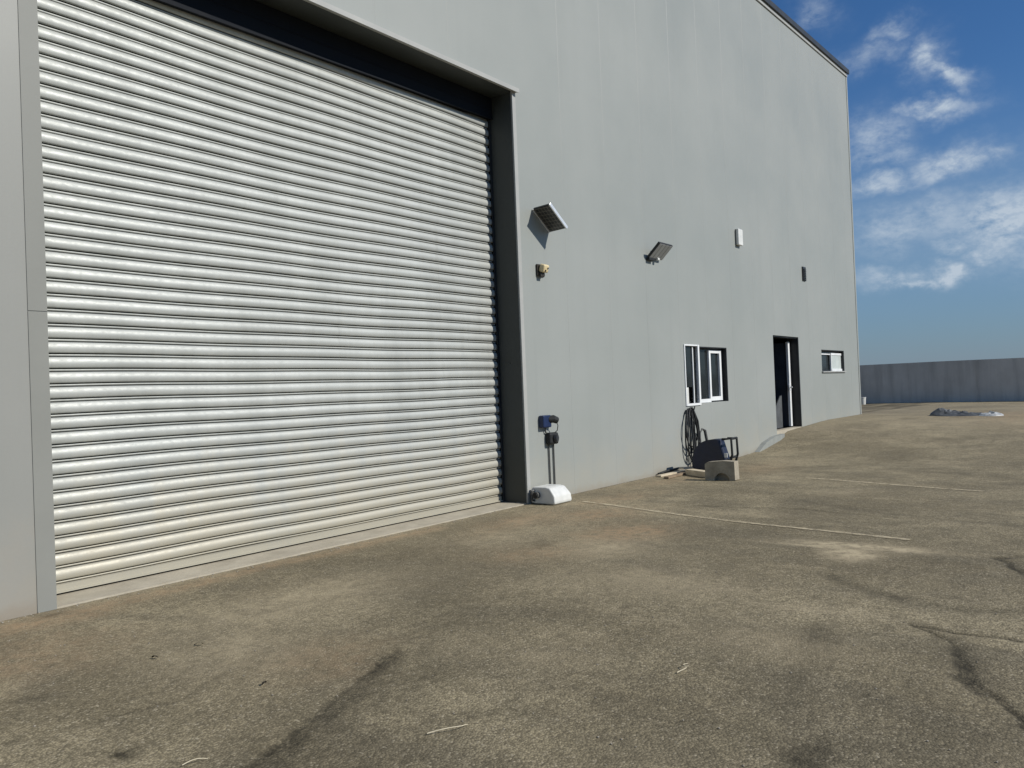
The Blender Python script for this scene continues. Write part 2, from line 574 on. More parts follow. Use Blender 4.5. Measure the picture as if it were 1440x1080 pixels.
    # thin dark line along the wall foot, then dust drifted against it
    stain = np.maximum(stain, 0.85 * np.exp(-np.clip(-py, 0, 50) / 0.022) * (px > -0.05) * (vnoise(px, py, 4.0, 77) * 1.3))
    near = np.exp(-np.clip(-py, 0, 50) / 0.16)
    sand = np.maximum(sand, 0.40 * near * (0.3 + 1.0 * vnoise(px, py, 3.0, 21)))
    far = sstep(6, 14, px) * 0.34
    sand = np.maximum(sand, far * (0.4 + 0.9 * vnoise(px, py * 2.0, 0.7, 31)))
    # rust-brown dirt
    line_d = polydist(wx, wy, [(-6.6, -0.28), (-5.0, -0.22), (-3.2, -0.16), (-2.0, -0.18)])
    rust = np.maximum(rust, 0.55 * np.exp(-(line_d / 0.14) ** 2))
    blob(-6.3, -0.35, 0.5, 0.25, 0.7, 0.0, 'rust')
    blob(-1.0, -0.75, 0.9, 0.3, 0.50, 0.1, 'rust')
    blob(-0.3, -1.3, 0.8, 0.45, 0.55, -0.4, 'rust')
    blob(-1.1, -2.3, 0.55, 0.45, 0.75, -0.4, 'rust')
    blob(-2.6, -2.1, 0.5, 0.4, 0.40, -0.3, 'rust')
    blob(-5.6, -2.9, 0.4, 0.3, 0.35, 0.4, 'rust')
    blob(-6.7, -1.2, 0.5, 0.5, 0.40, 0.0, 'rust')
    blob(0.9, -0.9, 0.9, 0.35, 0.45, -0.2, 'rust')
    blob(3.2, -0.6, 1.2, 0.35, 0.40, -0.1, 'rust')
    blob(5.6, -1.2, 1.2, 0.5, 0.35, 0.1, 'rust')
    blob(15.5, -4.5, 2.5, 1.6, 0.45, 0.3, 'rust')
    z = z + 0.004 * n3 * (np.abs(px) < 9) - 0.012 * np.clip(stain, 0, 1) * (np.abs(px) < 9) * (py < -0.3)

    nx, ny = len(xs), len(ys)
    co = np.stack([px, py, z], 1)
    idx = np.arange(nx * ny).reshape(nx, ny)
    q = np.stack([idx[:-1, :-1], idx[1:, :-1], idx[1:, 1:], idx[:-1, 1:]], -1).reshape(-1, 4)
    me = bpy.data.meshes.new('asphalt_yard')
    me.vertices.add(len(co))
    me.vertices.foreach_set('co', co.ravel())
    me.loops.add(q.size)
    me.loops.foreach_set('vertex_index', q.ravel())
    me.polygons.add(len(q))
    me.polygons.foreach_set('loop_start', np.arange(0, q.size, 4))
    me.polygons.foreach_set('loop_total', np.full(len(q), 4))
    me.polygons.foreach_set('use_smooth', np.ones(len(q), bool))
    for nm, arr in (('stain', stain), ('sand', sand), ('rust', rust)):
        a = me.attributes.new(nm, 'FLOAT', 'POINT')
        a.data.foreach_set('value', np.clip(arr, 0, 1).astype(np.float32))
    me.update()
    me.materials.append(M_ASPH)
    o = bpy.data.objects.new('asphalt_yard', me)
    col.objects.link(o)
    o['kind'] = 'structure'


make_ground()


def parking_line(p0, p1, w):
    b = MB()
    n = 60
    d = Vector((p1[0] - p0[0], p1[1] - p0[1], 0))
    s = Vector((-d.y, d.x, 0)).normalized() * w / 2
    rows = []
    for i in range(n + 1):
        p = Vector((p0[0], p0[1], 0)) + d * (i / n)
        wob = 1 + 0.25 * math.sin(i * 1.7) * math.sin(i * 0.6)
        r = []
        for k in (-1, 0, 1):
            q = p + s * k * wob
            r.append(b.bm.verts.new((q.x, q.y, gh(q.x, q.y) + 0.006)))
        rows.append(r)
    for i in range(n):
        for k in range(2):
            b.bm.faces.new((rows[i][k], rows[i + 1][k], rows[i + 1][k + 1], rows[i][k + 1]))
    o = b.build('parking_line', M_LINE)
    o['kind'] = 'structure'


parking_line((0.50, -0.62), (-0.33, -5.02), 0.075)
parking_line((4.10, -2.55), (3.62, -5.10), 0.085)

# ------------------------------------------------------------------ warehouse
wh = thing('warehouse', 'large light grey metal clad warehouse with a tall ribbed roller shutter', 'building', (0, 0, 0))

OPEN = [(OL, 0.0, -1.0, HDR),              # shutter opening
        (9.72, 11.49, -1.0, 2.73),         # door
        (5.06, 7.02, 1.235, 2.37),         # sliding window
        (13.29, 15.36, 1.845, 2.445)]      # small window


def make_wall():
    seams = [-0.04 + 1.2355 * k for k in range(-13, 14)]
    seams = [s for s in seams if XL + 0.1 < s < XR - 0.1 and abs(s - 0.0) > 0.0]
    xs = {XL: 0.0, XR: 0.0}
    for a, c, _, _ in OPEN:
        xs[a] = 0.0
        xs[c] = 0.0
    for s in seams:
        if any(abs(s - e) < 0.06 for e in xs):
            continue
        xs[s - 0.009] = 0.0
        xs[s - 0.003] = 0.0026
        xs[s + 0.003] = 0.0026
        xs[s + 0.009] = 0.0
    X = sorted(xs)
    Z = [-1.0, 1.235, 1.845, 2.37, 2.445, 2.73, HDR, 'top']
    b = MB()
    zz = lambda i, x: ztop(x) if Z[i] == 'top' else Z[i]
    F, B = {}, {}
    for i, x in enumerate(X):
        for j in range(len(Z)):
            F[i, j] = b.bm.verts.new((x, xs[x], zz(j, x)))
            B[i, j] = b.bm.verts.new((x, WT, zz(j, x)))

    def solid(i, j):
        if i < 0 or j < 0 or i >= len(X) - 1 or j >= len(Z) - 1:
            return None
        cx, cz = (X[i] + X[i + 1]) / 2, (Z[j] + (99 if Z[j + 1] == 'top' else Z[j + 1])) / 2
        return not any(a < cx < c and z0 < cz < z1 for a, c, z0, z1 in OPEN)
    for i in range(len(X) - 1):
        for j in range(len(Z) - 1):
            if not solid(i, j):
                continue
            b.bm.faces.new((F[i, j], F[i + 1, j], F[i + 1, j + 1], F[i, j + 1]))
            b.bm.faces.new((B[i, j], B[i, j + 1], B[i + 1, j + 1], B[i + 1, j]))
            for (di, dj, p, q) in ((-1, 0, (i, j), (i, j + 1)), (1, 0, (i + 1, j), (i + 1, j + 1)),
                                   (0, -1, (i, j), (i + 1, j)), (0, 1, (i, j + 1), (i + 1, j + 1))):
                if not solid(i + di, j + dj):
                    b.bm.faces.new((F[p], F[q], B[q], B[p]))
    # side and rear walls
    b.box(XR - 0.2, XR, WT + 0.002, 25, -1, 10.0)
    b.prism([(XR - 0.2, 10.0), (XR, 10.0), (XR, ztop(XR)), (XR - 0.2, ztop(XR - 0.2))], 'y', WT + 0.002, 25)
    b.box(XL, XL + 0.2, WT + 0.002, 25, -1, ztop(XL))
    b.box(XL + 0.2, XR - 0.2, 24.8, 25, -1, 9.8)
    return b.build('wall', M_FACADE, wh)


make_wall()

b = MB()       # roof sheet
b.prism([(XL - 0.1, ztop(XL - 0.1) + 0.003), (XR + 0.04, ztop(XR + 0.04) + 0.003), (XR + 0.04, ztop(XR + 0.04) + 0.06), (XL - 0.1, ztop(XL - 0.1) + 0.06)], 'y', -0.03, 25.05)
b.build('roof', M_ROOF, wh)
b = MB()       # verge flashing along the top of the front
b.prism([(XL - 0.1, ztop(XL - 0.1) - 0.06), (XR + 0.06, ztop(XR + 0.06) - 0.06), (XR + 0.06, ztop(XR + 0.06) + 0.075), (XL - 0.1, ztop(XL - 0.1) + 0.075)], 'y', -0.075, -0.033)
b.build('roof_edge', M_ROOF, wh)
b = MB()
b.prism([(XL - 0.1, ztop(XL - 0.1) - 0.15), (XR, ztop(XR) - 0.15), (XR, ztop(XR) - 0.063), (XL - 0.1, ztop(XL - 0.1) - 0.063)], 'y', -0.03, -0.003)
b.build('verge_trim', M_TRIMLT, wh)
b = MB()       # corner flashing
b.box(XR - 0.10, XR + 0.012, -0.012, -0.002, 0.3, ztop(XR) - 0.155)
b.box(XR + 0.002, XR + 0.012, -0.002, 0.12, 0.3, ztop(XR) - 0.155)
b.build('corner_trim', M_FACADE, wh)
b = MB()       # inner floor
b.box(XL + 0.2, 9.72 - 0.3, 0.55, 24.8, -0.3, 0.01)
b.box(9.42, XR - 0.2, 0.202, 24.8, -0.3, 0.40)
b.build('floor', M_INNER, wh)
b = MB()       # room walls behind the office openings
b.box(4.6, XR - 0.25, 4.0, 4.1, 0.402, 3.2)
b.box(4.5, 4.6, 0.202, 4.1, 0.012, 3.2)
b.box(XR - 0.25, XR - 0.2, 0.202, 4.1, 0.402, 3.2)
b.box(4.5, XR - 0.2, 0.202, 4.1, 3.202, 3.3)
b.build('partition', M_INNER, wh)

# --- shutter opening: jambs, soffit, threshold
RD = 0.45
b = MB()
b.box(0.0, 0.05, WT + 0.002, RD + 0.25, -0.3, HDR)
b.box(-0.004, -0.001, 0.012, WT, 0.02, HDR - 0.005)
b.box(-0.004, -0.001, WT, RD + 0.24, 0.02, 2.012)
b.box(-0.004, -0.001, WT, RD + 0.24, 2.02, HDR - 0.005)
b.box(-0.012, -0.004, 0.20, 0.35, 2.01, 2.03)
b.build('jamb', M_JAMB, wh)  # dark facing carries the recess shade in its colour
b = MB()
b.box(OL - 0.05, OL, WT + 0.002, RD + 0.25, -0.3, HDR)
b.build('jamb', M_FACADE, wh)
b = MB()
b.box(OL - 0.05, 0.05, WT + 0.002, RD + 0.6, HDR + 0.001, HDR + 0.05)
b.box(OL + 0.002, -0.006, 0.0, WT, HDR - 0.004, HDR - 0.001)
b.build('soffit', M_JAMB, wh)  # soffit shade likewise put into the dark colour
b = MB()
ZB = (5.50, 5.60)     # the beam hangs lower at its left end
b.prism([(OL + 0.002, ZB[0]), (-0.0045, ZB[1]), (-0.0045, HDR - 0.006), (OL + 0.002, HDR - 0.006)], 'y', RD - 0.085, RD + 0.3)
b.prism([(OL + 0.002, ZB[0] - 0.012), (-0.0045, ZB[1] - 0.012), (-0.0045, ZB[1] + 0.004), (OL + 0.002, ZB[0] + 0.004)], 'y', RD - 0.10, RD - 0.0851)
b.prism([(OL + 0.002, ZB[0] + 0.20), (-0.0045, ZB[1] + 0.13), (-0.0045, ZB[1] + 0.142), (OL + 0.002, ZB[0] + 0.212)], 'y', RD - 0.093, RD - 0.0851)
b.build('lintel_beam', M_BLACK, wh)
b = MB()
b.box(OL + 0.003, -0.006, 0.004, RD + 0.5, -0.3, 0.012)
thr = b.build('threshold', M_CONC, wh)

b = MB()       # flashings round the opening
b.box(-6.27, OL, -0.007, -0.002, -0.2, 2.398)
b.box(-6.27, OL, -0.007, -0.002, 2.403, HDR - 0.002)
b.build('jamb_trim', M_TRIM, wh)
b = MB()
b.box(0.0, 0.085, -0.010, -0.002, -0.2, HDR - 0.002)
b.box(0.0, 0.018, -0.018, -0.0105, -0.2, HDR - 0.002)
b.build('jamb_trim', M_TRIMLT, wh)
b = MB()
b.prism([(-0.002, HDR + 0.072), (-0.075, HDR + 0.042), (-0.075, HDR - 0.018), (-0.065, HDR - 0.018), (-0.065, HDR), (-0.002, HDR)], 'x', -6.32, 0.10)
b.build('drip_flashing', M_TRIMLT, wh)

# --- roller shutter
P_ = 0.1305
Z0 = 0.098


def slat_profile():
    """(y, z) down the curtain; y<RD bulges towards the yard"""
    out = []
    n = int((5.75 - Z0) / P_)
    for k in range(n, -1, -1):
        top = Z0 + P_ * (k + 1)
        d = random.uniform(-0.002, 0.002)
        for i in range(10):                      # curved body of the slat
            t = i / 9
            z = top - 0.72 * P_ * t
            y = RD - (0.002 + 0.028 * math.sin(math.pi * (0.06 + 0.78 * t)) ** 0.7) + d
            out.append((y, z, 0.0))
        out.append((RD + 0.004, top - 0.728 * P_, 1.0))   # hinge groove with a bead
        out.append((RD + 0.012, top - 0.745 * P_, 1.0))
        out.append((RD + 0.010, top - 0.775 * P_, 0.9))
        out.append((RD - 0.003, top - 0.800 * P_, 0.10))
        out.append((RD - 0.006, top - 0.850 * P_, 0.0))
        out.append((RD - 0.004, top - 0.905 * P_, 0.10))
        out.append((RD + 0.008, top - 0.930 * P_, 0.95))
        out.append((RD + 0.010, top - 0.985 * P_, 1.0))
    return out


b = MB()
prof = slat_profile()
nx = 26
xs = [OL - 0.03 + (6.13 + 0.0) * i / nx for i in range(nx + 1)]
prev = None
groove_shade = []  # per-vertex weight of the painted groove shade
for ip, (y, z, gsh) in enumerate(prof):
    row = []
    for x in xs:
        sag = 0.004 * math.sin(x * 1.1 + z * 0.6) + 0.003 * math.sin(x * 2.7 + z * 1.9)
        bow = 0.006 * math.sin((x - OL) / 6.13 * math.pi) * math.sin(z * 1.7)
        row.append(b.bm.verts.new((x, y + bow, z + sag)))
        groove_shade.append(gsh)
    if prev:
        for i in range(nx):
            f = b.bm.faces.new((prev[i], row[i], row[i + 1], prev[i + 1]))
            f.smooth = True
    prev = row
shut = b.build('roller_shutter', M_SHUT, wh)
ga = shut.data.attributes.new('groove_shade', 'FLOAT', 'POINT')
ga.data.foreach_set('value', groove_shade)
shut['label'] = 'ribbed galvanised shutter curtain, dusty cream on its lowest slats'
b = MB()
b.prism([(RD - 0.040, 0.030), (RD - 0.040, 0.040), (RD - 0.014, 0.043), (RD - 0.018, 0.096), (RD + 0.02, 0.104), (RD + 0.02, 0.030)], 'x', OL + 0.12, -0.045)
b.build('bottom_rail', M_SHUT, shut)
b = MB()
b.box(OL + 0.12, -0.045, RD - 0.005, RD + 0.02, 0.0125, 0.0295)
b.build('rubber_seal', M_RUB, shut)
for (a, c) in ((-0.042, -0.0045), (OL + 0.002, OL + 0.05)):
    b = MB()
    b.box(a, c, RD - 0.05, RD - 0.036, 0.013, 5.59)
    b.box(a, c, RD + 0.03, RD + 0.05, 0.013, 5.59)
    b.build('guide_rail', M_DARK, shut)

# --- sliding window (two bays)
win = MB()
x0, x1, z0, z1 = 5.06, 7.02, 1.235, 2.37
f = win
f.box(x0 + 0.002, x1 - 0.002, 0.10, 0.16, z0 + 0.002, z0 + 0.05)
f.box(x0 + 0.002, x1 - 0.002, 0.10, 0.16, z1 - 0.05, z1 - 0.002)
f.box(x0 + 0.002, x0 + 0.05, 0.10, 0.16, z0 + 0.052, z1 - 0.052)
f.box(x1 - 0.05, x1 - 0.002, 0.10, 0.16, z0 + 0.052, z1 - 0.052)
wobj = f.build('window', M_DARK, wh)
wobj['label'] = 'large sliding window with a white left bay and a white sash'
b = MB()
b.box(x0 + 0.052, x1 - 0.052, 0.125, 0.135, z0 + 0.052, z1 - 0.052)
b.build('pane', M_GLASS, wobj)
b = MB()       # proud white frame of the left bay
b.box(5.03, 5.062, -0.02, 0.05, 1.20, 2.40, 0.003)
b.box(5.60, 5.665, -0.025, 0.006, 1.20, 2.40, 0.004)
b.box(5.63, 5.66, 0.0065, 0.09, 1.24, 2.365)
b.box(5.0625, 5.5995, -0.018, 0.05, 2.372, 2.40, 0.003)
b.box(5.0625, 5.5995, -0.025, 0.05, 1.20, 1.245, 0.003)
b.build('frame', M_WHITE, wobj)
b = MB()
b.box(5.45, 5.48, 0.022, 0.044, 1.2455, 2.3715, 0.003)
b.build('mullion', M_WHITE, wobj)
b = MB()
b.box(5.07, 5.16, -0.012, 0.044, 1.2465, 1.56, 0.008)
b.build('vent_box', M_PLASTW, wobj)
b = MB()
b.box(5.065, 5.459, 0.046, 0.052, 1.565, 2.368)
b.box(5.4595, 5.625, 0.046, 0.052, 1.25, 2.368)
b.build('pane', M_GLASS, wobj)
b = MB()       # white sash in the right bay
sx0, sx1, sz0, sz1 = 6.31, 6.90, 1.262, 2.31
b.box(sx0, sx0 + 0.075, 0.075, 0.122, sz0, sz1, 0.003)
b.box(sx1 - 0.085, sx1, 0.075, 0.122, sz0, sz1, 0.003)
b.box(sx0 + 0.076, sx1 - 0.086, 0.077, 0.12, sz1 - 0.06, sz1, 0.003)
b.box(sx0 + 0.076, sx1 - 0.086, 0.077, 0.12, sz0, sz0 + 0.085, 0.003)
sash = b.build('sash', M_WHITE, wobj)
b = MB()
b.box(5.70, 6.30, 0.055, 0.0985, z0 + 0.002, z0 + 0.075, 0.003)
b.build('sill', M_WHITE, wobj)

b = MB()
b.box(7.004, 7.0185, 0.006, 0.099, 1.24, 2.365)
b.box(5.70, 7.003, 0.006, 0.099, 2.352, 2.3685)
b.build('reveal_shade', M_DARK, wobj)  # thin dark sheets added as painted shade in the reveal

# --- small window
x0, x1, z0, z1 = 13.29, 15.36, 1.845, 2.445
b = MB()
b.box(x0 + 0.002, x1 - 0.002, 0.12, 0.17, z0 + 0.002, z0 + 0.04)
b.box(x0 + 0.002, x1 - 0.002, 0.12, 0.17, z1 - 0.05, z1 - 0.002)
b.box(x0 + 0.002, x0 + 0.05, 0.12, 0.17, z0 + 0.042, z1 - 0.052)
b.box(x1 - 0.05, x1 - 0.002, 0.12, 0.17, z0 + 0.042, z1 - 0.052)
w2 = b.build('window', M_DARK, wh)
w2['label'] = 'small high window half covered by a white panel'
b = MB()
b.box(x0 + 0.052, x1 - 0.052, 0.14, 0.15, z0 + 0.042, z1 - 0.052)
b.build('pane', M_GLASS, w2)
b = MB()
b.box(14.40, 15.345, 0.085, 0.118, z0 + 0.07, z1 - 0.14)
b.build('sash_panel', M_BLIND, w2)
b = MB()
b.box(15.347, 15.3585, 0.006, 0.119, 1.85, 2.44)
b.box(13.30, 15.346, 0.006, 0.119, 2.43, 2.4435)
b.build('reveal_shade', M_DARK, w2)  # reveal shade again painted on as dark sheets
b = MB()
b.box(14.40, 15.345, 0.07, 0.118, z1 - 0.139, z1 - 0.075, 0.003)
b.box(14.40, 15.345, 0.06, 0.118, z0 + 0.003, z0 + 0.069, 0.003)
b.box(14.36, 14.399, 0.07, 0.118, z0 + 0.003, z1 - 0.075, 0.003)
b.box(13.34, 14.35, 0.09, 0.118, z1 - 0.13, z1 - 0.095, 0.003)
b.build('frame', M_WHITE, w2)
b = MB()
b.box(x0 - 0.03, x1 + 0.03, -0.045, -0.002, z0 - 0.035, z0 - 0.004, 0.003)
b.build('sill', M_TRIMLT, w2)

# --- door
b = MB()
b.box(11.474, 11.488, 0.012, 0.30, 0.43, 2.725)
b.box(9.722, 9.736, 0.012, 0.30, 0.35, 2.725)
b.box(9.738, 11.472, 0.03, 0.30, 2.70, 2.728)
door = b.build('door_frame', M_DARK, wh)
b = MB()
b.box(11.25, 11.36, 0.19, 0.25, 0.45, 2.62, 0.004)
b.build('door_post', M_WHITE, door)
b = MB()
M_ = Matrix.Translation((11.32, 0.26, 0)) @ Matrix.Rotation(R(97), 4, 'Z')
b.box(0.0, 0.98, -0.02, 0.02, 0.44, 2.60, 0.003, M_)
leaf = b.build('door', M_NAVY, wh)
leaf['label'] = 'dark door standing open inwards'
b = MB()
b.box(11.17, 11.245, 0.165, 0.22, 1.36, 1.52, 0.012)
b.tube([(11.20, 0.17, 1.45), (11.20, 0.11, 1.45), (11.10, 0.10, 1.45)], 0.016)
b.build('handle', M_ALU, leaf)
b = MB()
b.box(9.724, 11.486, 0.004, 0.201, 0.10, 0.425)
b.build('doorstep', M_CONC, wh)

st = MB()
st.prism([(8.30, -0.3), (9.92, -0.3), (9.92, 0.345), (9.3, 0.315), (8.75, 0.22), (8.30, 0.04)], 'y', -0.11, -0.004)
tag(st.build('concrete_step', M_STEP, loc=(9.2, -0.06, 0.05)), 'low pale concrete step against the grey wall just left of the open door', 'step')

b = MB()
b.prism([(10.62, 0.426), (11.12, 0.426), (11.12, 1.26), (11.02, 1.24), (10.62, 0.92)], 'y', 0.36, 0.38)
b2 = b.build('leaning_board', M_TARP, loc=(11.2, 0.37, 0.426))
tag(b2, 'grey slanted board standing just inside the dark open doorway', 'board')

# ------------------------------------------------------------------ boundary wall
b = MB()
ys = np.linspace(-60, 45, 106)
prev = None
for y in ys:
    zt = 2.222 + 0.0062 * y
    zb = gh(29.5, y) - 0.4
    if y > 0:
        zt = 2.222
    r = [b.bm.verts.new(v) for v in ((29.5, y, zb), (29.5, y, zt), (29.74, y, zt), (29.74, y, zb))]
    if prev:
        for i in range(3):
            b.bm.faces.new((prev[i], r[i], r[i + 1], prev[i + 1]))
    else:
        b.bm.faces.new(r)
    prev = r
b.bm.faces.new(prev)
bw = thing('boundary_wall', 'long weathered grey concrete wall closing off the far side of the yard', 'wall', (29.5, 0, 0.4))
b.build('wall_face', M_BWALL, bw)
b = MB()
for k, y in enumerate(np.arange(-59, 45, 2.62)):
    zt = 2.222 + 0.0062 * min(y, 0)
    b.box(29.49, 29.499, y, y + 0.045, 0.2, zt - 0.01)
b.build('joint', M_BWALL, bw)

# ------------------------------------------------------------------ solar lamp panels on the wall
def panel(name, label, cat, corners, th, faceMat, backMat, parts):
    """corners A,B,C,D = A->B across, A->D along; thickness away from the visible face"""
    A, Bc, C, D = [Vector(c) for c in corners]
    u = (D - A)
    v = (Bc - A)
    n = u.cross(v).normalized()
    Mx = Matrix((u.normalized(), v.normalized(), n)).transposed().to_4x4()
    Mx.translation = A
    return Mx, u.length, v.length


t1 = thing('solar_lamp', 'dark solar panel lamp tilted sideways on the wall near the shutter, casting a shadow', 'lamp', (0.60, 0.0, 4.13), 'lamps mounted on the front wall')
A, B_, D = Vector((0.37, -0.03, 4.26)), Vector((0.35, -0.335, 4.265)), Vector((0.77, -0.03, 3.975))
u, v = (D - A), (B_ - A)
n = v.cross(u).normalized()
if n.z < 0:
    n = -n           # top side, towards the sky
Mx = Matrix((u.normalized(), v.normalized(), n)).transposed().to_4x4()
Mx.translation = A
L, W_ = u.length, v.length
b = MB()
b.box(0, L, 0, W_, 0.012, 0.040, 0.004, Mx)
b.build('housing', M_DARK, t1)
b = MB()
b.box(0.012, L - 0.012, 0.012, W_ - 0.012, 0.0045, 0.0115, 0, Mx)
o = b.build('lens', M_CELLS, t1)
b = MB()
b.box(-0.008, L + 0.008, W_ + 0.001, W_ + 0.022, -0.004, 0.045, 0.003, Mx)
b.build('frame', M_ALU, t1)
b = MB()
b.box(0.0, L, -0.022, -0.002, 0.0, 0.018, 0.003, Mx)
b.build('hinge_bar', M_ALU, t1)
b = MB()
b.box(0.50, 0.58, -0.03, -0.002, 4.17, 4.30, 0.004)
b.tube([(0.54, -0.02, 4.27), (0.53, -0.10, 4.285), (0.56, -0.16, 4.22)], 0.014)
b.build('bracket', M_COND, t1)

t2 = thing('wall_floodlight', 'flat grey floodlight facing down and outwards high on the bare middle of the wall', 'lamp', (3.95, 0.0, 4.0), 'lamps mounted on the front wall')
A, B_, D = Vector((3.60, -0.055, 3.915)), Vector((3.70, -0.30, 4.145)), Vector((4.12, -0.055, 3.915))
u, v = (D - A), (B_ - A)
v = v - u * (v.dot(u) / u.length_squared)
n = u.cross(v).normalized()
if n.y > 0:
    n = -n
A = Vector((3.70, -0.055, 3.920))
Mx = Matrix((u.normalized(), v.normalized(), n)).transposed().to_4x4()
Mx.translation = A
L, W_ = 0.50, v.length
b = MB()
b.box(0, L, 0, W_, -0.045, -0.006, 0.006, Mx)
b.build('housing', M_DARK, t2)
b = MB()
b.box(0.015, L - 0.015, 0.015, W_ - 0.015, -0.0055, 0.004, 0, Mx)
b.build('lens', M_LENS, t2)
b = MB()
b.box(3.71, 3.90, -0.075, -0.003, 3.88, 3.93, 0.006)
b.tube([(3.9, -0.03, 3.9), (3.9, -0.03, 4.08), (3.9, -0.14, 4.09)], 0.016)
b.build('bracket', M_RUB, t2)
b = MB()
b.box(3.96, 4.03, -0.11, -0.06, 3.90, 3.94, 0.008)
b.build('sensor', M_PLASTW, t2)

# cream sensor
t3 = thing('security_sensor', 'small cream security sensor with a dark mount below the tilted solar lamp', 'sensor', (0.52, 0.0, 3.38))
b = MB()
b.box(0.42, 0.60, -0.035, -0.002, 3.30, 3.47, 0.008)
b.box(0.445, 0.535, -0.075, -0.036, 3.275, 3.35, 0.010)
b.build('mount', M_BROWN, t3)
b = MB()
Mx = Matrix.Translation((0.51, -0.085, 3.405)) @ Matrix.Rotation(R(18), 4, 'X')
b.box(-0.065, 0.065, -0.05, 0.048, -0.06, 0.06, 0.024, Mx, 3)
b.build('head', M_CREAM, t3, smooth=True)
for dx, dz in ((-0.02, -0.028), (0.028, 0.012)):
    b = MB()
    b.tube([Mx @ Vector((dx, -0.049, dz)), Mx @ Vector((dx, -0.056, dz))], 0.014)
    b.build('eye', M_RUB, t3)

# white alarm box and dark box
t4 = thing('alarm_box', 'white upright alarm box high on the wall above the sliding window', 'alarm', (7.83, 0.0, 4.65))
b = MB()
b.box(7.73, 7.95, -0.022, -0.002, 4.655, 5.005, 0.003)
b.build('back_plate', M_TRIM, t4)
b = MB()
b.box(7.72, 7.96, -0.085, -0.023, 4.65, 5.01, 0.016, None, 3)
b.build('cover', M_PLASTW, t4)
t5 = thing('wall_vent', 'small dark upright vent box on the wall above the door', 'vent', (12.1, 0.0, 4.24))
b = MB()
b.box(11.98, 12.22, -0.03, -0.002, 4.24, 4.61, 0.004)
b.build('frame', M_DARK, t5)
b = MB()
for k in range(7):
    z = 4.275 + k * 0.045
    b.prism([(-0.031, z), (-0.055, z - 0.01), (-0.055, z - 0.004), (-0.031, z + 0.012)], 'x', 12.0, 12.2)
b.build('louvre', M_JAMB, t5)

# ------------------------------------------------------------------ sockets and conduits
t6 = thing('power_socket', 'blue industrial power socket with a black cap on the wall above the jerrycan', 'socket', (0.48, 0.0, 1.06))
b = MB()
b.box(0.34, 0.54, -0.095, -0.002, 1.065, 1.245, 0.018, None, 3)
b.build('body', M_BLUE, t6)
b = MB()
b.tube([(0.50, -0.06, 1.18), (0.56, -0.11, 1.185), (0.62, -0.13, 1.16)], [0.055, 0.058, 0.05], 14)
b.build('cap', M_RUB, t6)
b = MB()
b.tube([(0.46, -0.03, 1.064), (0.47, -0.028, 0.99), (0.545, -0.02, 0.97), (0.55, -0.02, 0.30), (0.55, -0.02, 0.02)], 0.011)
b.build('conduit', M_COND, t6)
t7 = thing('junction_box', 'black junction box on the wall just below the blue power socket', 'socket', (0.60, 0.0, 0.81))
b = MB()
b.box(0.48, 0.70, -0.10, -0.002, 0.81, 0.985, 0.03, None, 3)
b.build('body', M_RUB, t7)
b = MB()
b.tube([(0.60, -0.099, 0.90), (0.61, -0.14, 0.90)], [0.06, 0.052], 14)
b.build('cap', M_DARK, t7)
b = MB()
b.tube([(0.66, -0.02, 0.812), (0.66, -0.02, 0.3), (0.66, -0.02, 0.02)], 0.011)
b.build('conduit', M_COND, t7)
b = MB()
b.tube([(0.60, -0.14, 1.14), (0.64, -0.13, 1.08), (0.66, -0.10, 1.01), (0.64, -0.07, 0.98)], 0.007)
b.build('cable', M_COND, t7)

# ------------------------------------------------------------------ jerrycan lying on its side
t8 = thing('jerrycan', 'white plastic jerrycan lying on its side beside the shutter jamb', 'canister', (0.25, -0.26, 0.0))
b = MB()
pr = [(-0.455, 0.035), (-0.44, 0.008), (-0.05, 0.008), (-0.03, 0.04), (-0.03, 0.20), (-0.07, 0.245), (-0.30, 0.25), (-0.37, 0.235), (-0.445, 0.13)]
vs = b.prism(pr, 'x', 0.05, 0.47)
es = list({e for v in vs for e in v.link_edges})
bmesh.ops.bevel(b.bm, geom=es, offset=0.02, segments=3, affect='EDGES', profile=0.5)
for v in b.bm.verts:
    if v.co.x > 0.40 and v.co.z > 0.1:
        v.co.x -= (v.co.z - 0.1) * 0.35
b.build('body', M_PLASTW, t8, smooth=False)
b = MB()
b.tube([(0.055, -0.16, 0.135), (0.0, -0.16, 0.135)], [0.048, 0.044], 16)
b.tube([(0.0, -0.16, 0.135), (-0.012, -0.16, 0.135)], [0.050, 0.050], 16)
b.build('neck', M_COND, t8)
b = MB()
b.tube([(-0.0125, -0.16, 0.135), (-0.020, -0.16, 0.135)], [0.036, 0.034], 16)
b.build('opening', M_RUB, t8)
b = MB()
b.tube([(0.06, -0.10, 0.20), (0.01, -0.085, 0.19), (0.01, -0.085, 0.07), (0.06, -0.10, 0.05)], 0.018, 8)
b.build('handle', M_COND, t8)

# ------------------------------------------------------------------ hose, tub, block, timber
b = MB()


def loop(cx, w, top, bot, y, ph, seg=40):
    pts = []
    for i in range(seg):
        a = 2 * math.pi * i / seg + ph
        s, c = math.sin(a), math.cos(a)
        zc, zr = (top + bot) / 2, (top - bot) / 2
        wz = 0.55 + 0.45 * (1 - (c * 0.5 + 0.5))     # narrower at the hook
        pts.append((cx + s * w * wz + 0.012 * math.sin(3 * a + ph * 5), y - 0.035 * (0.5 - 0.5 * c) + 0.014 * math.sin(2 * a + ph * 3), zc + zr * c))
    return pts


